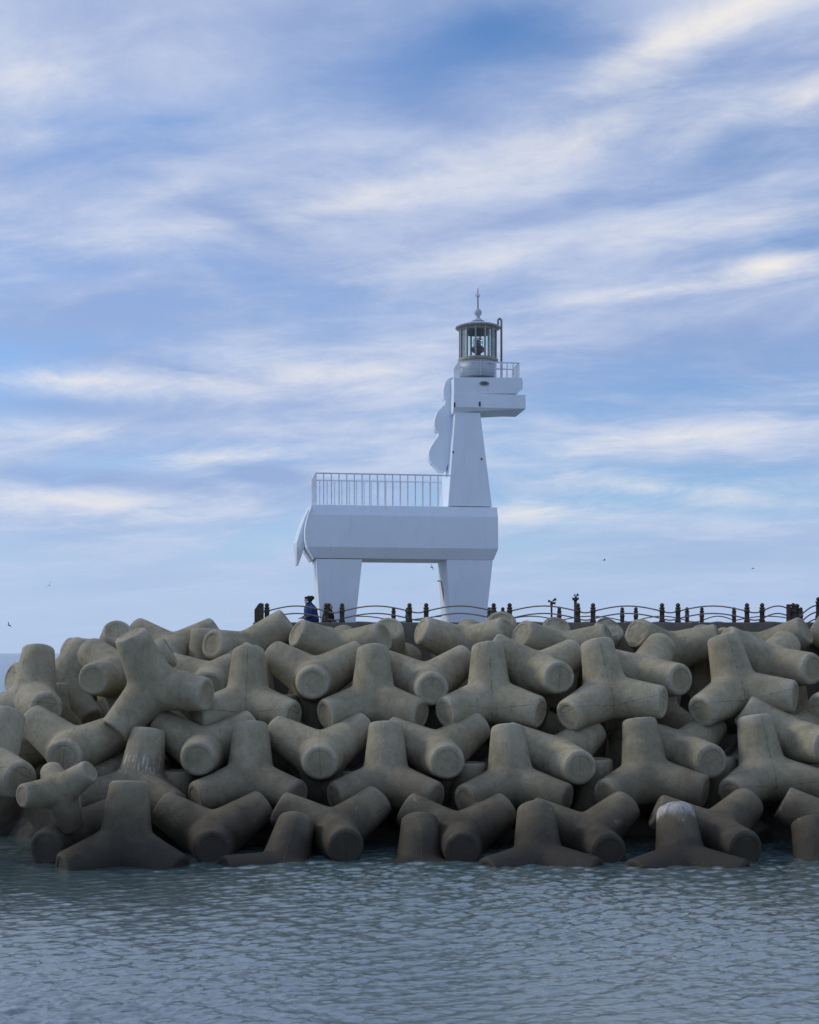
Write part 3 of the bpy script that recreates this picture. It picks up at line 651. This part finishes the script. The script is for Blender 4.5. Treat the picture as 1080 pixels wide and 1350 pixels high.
# gallery railing on the head
hz0 = P(650, 498.2, -.7)[1]; hzt = P(660, 477.9, -.62)[1]
gx0 = P(606.5, 478, -.62)[0]; gx1 = P(684.4, 478, -.62)[0]; gy0, gy1 = -.62, .42
gx0 -= .02
gal = MB().tube([(gx0, gy0, hzt), (gx1, gy0, hzt), (gx1, gy1, hzt), (gx0, gy1, hzt), (gx0, gy0, hzt)], .024).build('gallery_railing', 'rail_steel', horse)
gm = MB().tube([(0, 0, hz0 - .03), (0, 0, hzt)], .018, 6).mesh('baluster'); gm.materials.append(MATS['rail_steel'])
for i in range(11):
    x = gx0 + (gx1 - gx0) * i / 10
    if i not in (1, 2, 3, 4, 5): baluster(x, gy0, gal, gm)
    baluster(x, gy1, gal, gm)
for i in range(1, 5): baluster(gx1, gy0 + (gy1 - gy0) * i / 5, gal, gm); baluster(gx0, gy0 + (gy1 - gy0) * i / 5, gal, gm)
# lantern
lx, _ = P(630.2, 450, 0)
PZ = lambda py: P(630, py, 0)[1]
px_m = 1 / (F / LD)
k = px_m
b = MB(); b.lathe([(24.6 * k, PZ(498.8)), (24.6 * k, PZ(478.2))], 40, (lx, 0)); drum = b.build('lantern_drum', 'lantern_paint', horse, True)
drum.data.polygons.foreach_set('use_smooth', [abs(p.normal.z) < .5 for p in drum.data.polygons])
MB().tube([(lx - .04, -24.7 * k, PZ(498.5)), (lx - .04, -24.7 * k, PZ(478.5))], .012, 5).build('seam', 'rail_steel', drum)
b = MB(); b.lathe([(24.7 * k, PZ(478.4)), (26.8 * k, PZ(477.2)), (26.8 * k, PZ(474.6)), (25 * k, PZ(473.8))], 40, (lx, 0)); led = b.build('lantern_ledge', 'roof_underside', horse)
gz0, gz1 = PZ(474.0), PZ(438.2)
rg = 24.0 * k
NM = 12; off = R(12)
mm = MB().box(-.035, .035, -.028, .028, gz0, PZ(433.0)).mesh('mullion', .006); mm.materials.append(MATS['mullion_steel'])
for i in range(NM):
    a = off + 2 * math.pi * i / NM
    o = bpy.data.objects.new('mullion', mm); col.objects.link(o); o.parent = led; o.location = (lx + rg * math.cos(a), rg * math.sin(a), 0); o.rotation_euler = (0, 0, a)
pv = MB(); seg = 4; half = math.pi / NM - .03
prof = [[( (rg + dr) * math.cos(q), (rg + dr) * math.sin(q)) for q in np.linspace(-half, half, seg + 1)] for dr in (-.006, .006)]
ring = prof[1] + prof[0][::-1]
pv.loops([[(x, y, gz0 + .01) for x, y in ring], [(x, y, gz1) for x, y in ring]]); pm = pv.mesh('pane'); pm.materials.append(MATS['glass'])
for i in range(NM):
    a = off + 2 * math.pi * (i + .5) / NM
    o = bpy.data.objects.new('pane', pm); col.objects.link(o); o.parent = led; o.location = (lx, 0, 0); o.rotation_euler = (0, 0, a)
b = MB(); b.lathe([(24.4 * k, gz1 + .005), (24.6 * k, PZ(432.6)), (22.2 * k, PZ(432.6)), (22.2 * k, gz1 + .005), (24.4 * k, gz1 + .005)], 40, (lx, 0)); b.build('lantern_band', 'roof_underside', led, True)
b = MB(); b.lathe([(.02, PZ(434)), (27 * k, PZ(433.2)), (30 * k, PZ(433.0)), (30 * k, PZ(431.6)), (26 * k, PZ(430.2)), (20 * k, PZ(428.3)), (13 * k, PZ(426.4)), (9 * k, PZ(425.2)), (.02, PZ(424.8))], 40, (lx, 0))
roof = b.build('lantern_roof', 'lantern_paint', horse, True)
b = MB(); b.lathe([(9.2 * k, PZ(424.6)), (9.2 * k, PZ(423.8)), (6 * k, PZ(421.8)), (3.6 * k, PZ(420)), (2.9 * k, PZ(418))] + [(5.2 * k * math.sin(q), PZ(412) - 5.2 * k * math.cos(q)) for q in np.linspace(.6, 3.05, 12)], 24, (lx, 0)); b.build('ball_finial', 'lantern_paint', roof, True)
b = MB(); b.tube([(lx, 0, PZ(407.5)), (lx, 0, PZ(392)), (lx, 0, PZ(379.5))], [.03, .024, .012], 6)
for s in (-1, 1):
    b.tube([(lx, 0, PZ(392.4)), (lx + s * 1.6 * k, 0, PZ(391)), (lx + s * 3 * k, 0, PZ(388.2))], .012, 5); b.tube([(lx, 0, PZ(392.4)), (lx, s * 1.6 * k, PZ(391)), (lx, s * 3 * k, PZ(388.2))], .012, 5)
b.build('lightning_rod', 'pipe_steel', roof)
# vent pipe with a hooped top
vx, vy = P(661.2, 470, -.1)[0], -.1
hx = 4.6 * k
pts = [(vx, vy, PZ(498.5)), (vx, vy, PZ(423))] + [(vx - hx / 2 + hx / 2 * math.cos(q), vy, PZ(422.5) + hx / 2 * math.sin(q)) for q in np.linspace(.3, math.pi, 7)] + [(vx - hx, vy, PZ(431.5))]
b = MB(); b.tube(pts, .038, 8); b.build('vent_pipe', 'pipe_steel', horse, True)
# beacon
b = MB(); b.lathe([(.16, PZ(475)), (.10, PZ(470)), (.09, PZ(466))], 12, (lx, 0)); beacon = b.build('beacon', 'beacon_dark', led, True)
b = MB(); b.lathe([(.10, PZ(466)), (.20, PZ(464)), (.24, PZ(460.5)), (.20, PZ(457.5)), (.08, PZ(456)), (.07, PZ(449)), (.02, PZ(447.8))], 14, (lx, 0))
for s in (-1, 1): b.box(lx + s * .20 - .06, lx + s * .20 + .06, -.05, .05, PZ(463), PZ(458.5))
b.build('lamp_changer', 'beacon_dark', beacon)
b = MB(); b.lathe([(.15, PZ(458)), (.19, PZ(452)), (.15, PZ(446.5)), (.03, PZ(445.5))], 16, (lx, 0)); b.build('lens', 'glass', beacon, True)

# ------------------------------------------------------------------ pier railings
def post_mesh(hh, r=.078):
    p = [(r * 1.25, 0), (r * 1.25, .07), (r, .09), (r, hh * .52), (r * 1.22, hh * .54), (r * 1.22, hh * .62), (r, hh * .64), (r * .98, hh - .19), (r * 1.2, hh - .175), (r * 1.2, hh - .145), (r * .62, hh - .13)]
    p += [(r * .95 * math.sin(q), hh - .075 - .075 * math.cos(q)) for q in np.linspace(.7, 3.0, 8)]
    me = MB().lathe(p, 14).mesh('post'); me.materials.append(MATS['post_wood']); me.polygons.foreach_set('use_smooth', [True] * len(me.polygons))
    return me
def railing(name, label, D, z0, posts, hh, up, lo, spans, drop):
    root = empty(name, (at(posts[0], 820, D).x, D, z0)); tag(root, label, 'railing', 'pier railings')
    pm_ = post_mesh(hh)
    X = [at(p, 820, D).x - root.location.x for p in posts]
    for x in X:
        o = bpy.data.objects.new('post', pm_); col.objects.link(o); o.parent = root; o.location = (x, 0, 0)
    for i in range(len(X) - 1):
        a, c = X[i], X[i + 1]; wide = (c - a) > 1.0
        for zr in (up, lo):
            pts = []
            for q in np.linspace(0, 1, 13 if wide else 7):
                z = zr + (.17 * math.sin(math.pi * q) if wide else -.05 * math.sin(math.pi * q)) + drop(a, c)
                pts.append((a + (c - a) * q, -.02, z))
            MB().tube(pts, .022, 8).build('rail', 'rail_brown', root, True)
    return root
nd = lambda a, c: 0
PH = at(0, 795, 42.9).z - PT
near = railing('pier_railing', 'near railing of dark knobbed posts and arched rails on the parapet', 42.9, PT, [352, 430, 451, 540, 562, 651, 672, 762, 782, 873, 894, 985, 1005, 1046], PH, .36, .12, None, nd)
# square pylon at its left corner, twin posts and the rising end at the right
x = at(342.5, 0, 42.9).x - near.location.x
b = MB(); b.slab([(x - .16, -.3), (x + .12, -.3), (x + .12, PH - .02), (x + .05, PH), (x - .02, PH - .02), (x - .16, PH - .22)], -.14, .14); b.build('corner_post', 'post_wood', near, bevel=.02)
MB().tube([(x + .1, -.1, .34), (x + .2, -.06, .33), (0, 0, .36)], .022).build('rail', 'rail_brown', near, True)
x = at(1039.5, 0, 42.9).x - near.location.x
b = MB(); b.box(x - .05, x + .07, -.08, .08, 0, PH - .04); b.build('corner_post', 'post_wood', near, bevel=.02)
gate = empty('gate_railing', (at(1050, 0, 43.6).x, 43.6, DECK)); tag(gate, 'taller dark post with rails curving up to it at the right edge', 'railing')
gp = post_mesh(at(0, 787, 43.6).z - DECK, .10)
gp2 = post_mesh(at(0, 796, 43.6).z - DECK, .085)
for px, me in ((1051, gp2), (1080, gp), (1130, gp)):
    o = bpy.data.objects.new('post', me); col.objects.link(o); o.parent = gate; o.location = (at(px, 0, 43.6).x - gate.location.x, 0, 0)
for k0 in range(3):
    pts = []
    for q in np.linspace(0, 1, 10):
        px = 1048 + 31 * q; py = 798 + k0 * 9 + 22 * (1 - math.sin(q * math.pi / 2)) ** 1.0
        p = at(px, py, 43.6); pts.append((p.x - gate.location.x, -.02, p.z - DECK))
    MB().tube(pts, .024).build('rail', 'rail_brown', gate, True)
    pts = [(at(1081 + 50 * q, 0, 43.6).x - gate.location.x, -.02, at(0, 798 + k0 * 9, 43.6).z - DECK) for q in (0, .5, 1)]
    MB().tube(pts, .024).build('rail', 'rail_brown', gate, True)
DF = 50.8
fp = [430, 519, 537, 646, 663, 737.5, 820, 838, 906, 925, 968, 990]
fp = [412, 430, 519, 537.5, 645, 663, 737.5, 820.5, 838.5, 906, 925.5, 968, 1056]
PH2 = at(0, 800.5, DF).z - PT2
far_ = railing('pier_railing', 'far railing seen through the near one on the sea side', DF, PT2, fp, PH2, .30, .08, None, nd)

# spotlight poles on the deck
def pole(name, label, px, ytop, D, arms, r):
    base = at(px, 0, D); root = empty(name, (base.x, D, DECK)); tag(root, label, 'lamp post', 'spotlight poles on the pier')
    zt_ = at(0, ytop, D).z - DECK
    MB().tube([(0, 0, 0), (0, 0, zt_ - .20)], r, 10).build('pole', 'lamp_grey', root, True)
    MB().lathe([(r * 1.1, zt_ - .22), (r * 1.5, zt_ - .17), (r * .6, zt_ - .10), (r * .6, zt_ - .05)], 10).build('collar', 'lamp_grey', root, True)
    for (x0, z0, x1, z1, yy) in arms:
        b_ = MB(); b_.tube([(0, 0, zt_ - .13), (x0 * .5, yy * .5, zt_ - .14), (x0, yy, zt_ + z0)], .016, 6)
        b_.build('arm', 'lamp_grey', root)
        b_ = MB(); v0, v1 = Vector((x0, yy, zt_ + z0)), Vector((x1, yy, zt_ + z1)); dd = (v1 - v0)
        b_.tube([v0 - dd * .15, v0 + dd * .35, v1], [.025, .035, .055], 8); b_.build('spotlight', 'lamp_grey', root, True)
pole('spotlight_pole', 'thin pole with two small spotlights spread apart, left of the two', 727.3, 790.5, 46.5, [(.06, -.03, .16, .02, .02), (-.05, -.06, -.12, -.05, -.03), (.03, -.12, .13, -.13, -.05)], .035)
pole('spotlight_pole', 'thicker pole with a cluster of spotlights beside a railing post', 758.8, 784.0, 44.4, [(.05, -.02, .10, .01, .03), (-.02, -.02, -.04, .0, -.03), (-.05, -.13, -.10, -.14, 0), (.04, -.13, .10, -.14, -.05)], .05)

# ------------------------------------------------------------------ people
def skin(name, chains, m, parent, sub=1, root=0):
    """one continuous body: joints with radii, grown with the Skin modifier"""
    pts = []; ed = []; rad = []; ids = {}
    for ch in chains:
        prev = None
        for (key, p, r) in ch:
            if key not in ids: ids[key] = len(pts); pts.append(p); rad.append(r)
            if prev is not None and prev != ids[key]: ed.append((prev, ids[key]))
            prev = ids[key]
    me = bpy.data.meshes.new(name); me.from_pydata(pts, ed, [])
    o = link(name, me, None, parent)
    md = o.modifiers.new('s', 'SKIN'); md.use_smooth_shade = True
    for i, sv in enumerate(me.skin_vertices[0].data):
        r = rad[i]; sv.radius = (r, r) if not isinstance(r, tuple) else r; sv.use_root = (i == root)
    ms = o.modifiers.new('u', 'SUBSURF'); ms.levels = sub; ms.render_levels = sub
    dg = bpy.context.evaluated_depsgraph_get(); me2 = bpy.data.meshes.new_from_object(o.evaluated_get(dg))
    o.modifiers.clear(); o.data = me2; me2.materials.clear(); me2.materials.append(MATS[m])
    me2.polygons.foreach_set('use_smooth', [True] * len(me2.polygons))
    return o
def ellips(c, r, n=14, mrows=9, cut=None):
    """ellipsoid rings from bottom to top"""
    L = []
    for i in range(mrows):
        q = math.pi * (.04 + .92 * i / (mrows - 1))
        L.append([(c[0] + r[0] * math.sin(q) * math.cos(2 * math.pi * k / n), c[1] + r[1] * math.sin(q) * math.sin(2 * math.pi * k / n), c[2] - r[2] * math.cos(q)) for k in range(n)])
    return L
def person(label, px, D, height, yaw, lean, jacket, cap, mask):
    root = empty('person', (at(px, 0, D).x, D, DECK), yaw); tag(root, label, 'person', 'people behind the railing')
    s = height / 1.70
    # faces -x in local space; lean bends the upper body towards -x
    def p(x, y, z):
        if z > .95: x -= (z - .95) * math.tan(lean); 
        return (x * s, y * s, z * s)
    chains = [[('pel', p(0, 0, .93), .13 * s), ('wai', p(0, 0, 1.08), .125 * s), ('che', p(0, 0, 1.28), .15 * s), ('nb', p(0, 0, 1.42), .075 * s), ('nk', p(-.01, 0, 1.48), .055 * s), ('h1', p(-.02, 0, 1.55), .085 * s), ('h2', p(-.02, 0, 1.64), .085 * s)]]
    for sg in (-1, 1):
        chains.append([('che', None, 0), ('sh%d' % sg, p(0, sg * .18, 1.37), .068 * s), ('el%d' % sg, p(-.05, sg * .23, 1.10), .045 * s), ('wr%d' % sg, p(-.26, sg * .15, .98 + .02), .032 * s), ('hd%d' % sg, p(-.35, sg * .12, .99), .035 * s)])
        for fi, fy in enumerate((-.03, -.01, .01, .03)):
            chains.append([('hd%d' % sg, None, 0), ('f%d_%d' % (sg, fi), p(-.41 + .005 * abs(fi - 1.5), sg * .12 + fy, .985), .0095 * s), ('g%d_%d' % (sg, fi), p(-.445, sg * .12 + fy, .955), .0085 * s)])
        chains.append([('hd%d' % sg, None, 0), ('t%d' % sg, p(-.37, sg * .12 - sg * .05, 1.0), .010 * s)])
        chains.append([('pel', None, 0), ('hip%d' % sg, p(0, sg * .09, .86), .095 * s), ('kn%d' % sg, p(-.02, sg * .10, .48), .06 * s), ('an%d' % sg, p(.02, sg * .10, .09), .042 * s), ('toe%d' % sg, p(-.14, sg * .11, .035), .035 * s)])
    bd = skin('body', chains, 'skin', root)
    # jacket, trousers, hair
    def loft(rows, m, name, n=16):
        L = []
        for (x, z, rx, ry) in rows:
            c = p(x, 0, z); L.append([(c[0] + rx * s * math.cos(2 * math.pi * q / n), ry * s * math.sin(2 * math.pi * q / n), c[2]) for q in range(n)])
        return MB().loops(L).build(name, m, root, True)
    loft([(0, .78, .255, .29), (0, .95, .25, .285), (0, 1.10, .24, .275), (.015, 1.25, .23, .265), (.02, 1.36, .205, .24), (.015, 1.44, .15, .17), (.0, 1.50, .115, .12), (0, 1.54, .10, .10)], jacket, 'jacket')
    for sg in (-1, 1):
        MB().tube([p(0, sg * .19, 1.38), p(-.03, sg * .23, 1.24), p(-.05, sg * .24, 1.09), p(-.16, sg * .195, 1.03), p(-.27, sg * .15, 1.0)], [.085 * s, .075 * s, .066 * s, .058 * s, .048 * s], 10).build('sleeve', jacket, root, True)
        MB().tube([p(0, sg * .09, .90), p(-.02, sg * .10, .48), p(.02, sg * .10, .06)], [.115 * s, .078 * s, .065 * s], 10).build('trouser_leg', 'trousers_grey', root, True)
        q = p(-.05, sg * .105, .045); MB().loops(ellips(q, (.14 * s, .052 * s, .05 * s))).build('shoe', 'coat_black', root, True)
    hc = p(.005, 0, 1.625)
    MB().loops(ellips((hc[0] + .02 * s, 0, hc[2] + .015 * s), (.128 * s, .12 * s, .122 * s))).build('hair', 'hair_dark', root, True)
    fc = p(-.055, 0, 1.60)
    fm = MB().loops(ellips(fc, (.085 * s, .085 * s, .115 * s))).build('face', 'skin', root, True)
    MB().loops(ellips((fc[0] - .088 * s, 0, fc[2] - .005), (.018 * s, .014 * s, .024 * s), 8, 6)).build('nose', 'skin', fm, True)
    for sg in (-1, 1): MB().loops(ellips((fc[0] - .074 * s, sg * .033 * s, fc[2] + .025 * s), (.012 * s, .016 * s, .009 * s), 8, 6)).build('eye', 'coat_black', fm, True)
    if cap == 'bun':
        c = p(.13, 0, 1.685); MB().loops(ellips(c, (.095 * s, .095 * s, .08 * s))).build('hair_bun', 'hair_dark', root, True)
        MB().loops(ellips((fc[0] - .005 * s, 0, fc[2] + .085 * s), (.095 * s, .10 * s, .05 * s))).build('fringe', 'hair_dark', root, True)
    if cap == 'hood':
        c = p(.01, 0, 1.60); MB().loops(ellips((c[0] + .02, 0, c[2]), (.145 * s, .135 * s, .165 * s))).build('hood', jacket, root, True)
    if mask:
        MB().loops(ellips((fc[0] - .02 * s, 0, fc[2] - .055 * s), (.082 * s, .082 * s, .055 * s))).build('face_mask', 'mask_white', root, True)
person('person in a blue jacket with dark tied hair, standing behind the railing', 411.0, 43.62, at(0, 786.5, 43.62).z - DECK - .03, R(28), R(10), 'jacket_blue', 'bun', True)
person('person in black with a hood, half hidden behind a railing post', 432.5, 43.75, at(0, 797.5, 43.75).z - DECK, R(150), R(6), 'coat_black', 'hood', False)

# ------------------------------------------------------------------ gulls
def gull(label, px, py, D, span, heading, bank, flap):
    c = at(px, py, D); root = empty('gull', c); root.rotation_euler = (0, bank, heading); tag(root, label, 'bird', 'gulls in the air')
    s = span
    MB().tube([(0, -.26 * s, 0), (0, -.2 * s, .012 * s), (0, -.12 * s, .0), (0, .05 * s, 0), (0, .2 * s, .0), (0, .3 * s, 0)], [.012 * s, .04 * s, .055 * s, .06 * s, .03 * s, .05 * s], 8).build('body', 'gull_grey', root, True)
    for sg in (-1, 1):
        L = []
        for q, x, z, ch, yy in ((0, 0.02, 0, .14, 0), (1, .22, flap * .7, .13, -.04), (2, .38, flap, .09, .01), (3, .52, flap * .75, .015, .10)):
            X = sg * x * s; Z = z * s; y0 = (yy - ch / 2) * s; y1 = (yy + ch / 2) * s; t_ = .012 * s
            L.append([(X, y0, Z), (X, (y0 + y1) / 2, Z + t_), (X, y1, Z), (X, (y0 + y1) / 2, Z - t_ * .5)])
        MB().loops(L).build('wing', 'gull_grey', root, True)
gull('small gull banking over the sea at upper left', 65, 771.5, 95, .62, R(20), R(-48), .12)
gull('small gull low over the left sea horizon', 12, 824.5, 90, .55, R(-30), R(52), .14)
gull('small gull seen between the legs of the lighthouse', 569.5, 748, 80, .45, R(40), R(62), .10)
gull('tiny gull high to the right of the lighthouse', 797, 738.5, 120, .55, R(90), R(0), .18)
gull('tiny gull farthest right in the sky', 993, 749.5, 130, .5, R(70), R(0), .16)
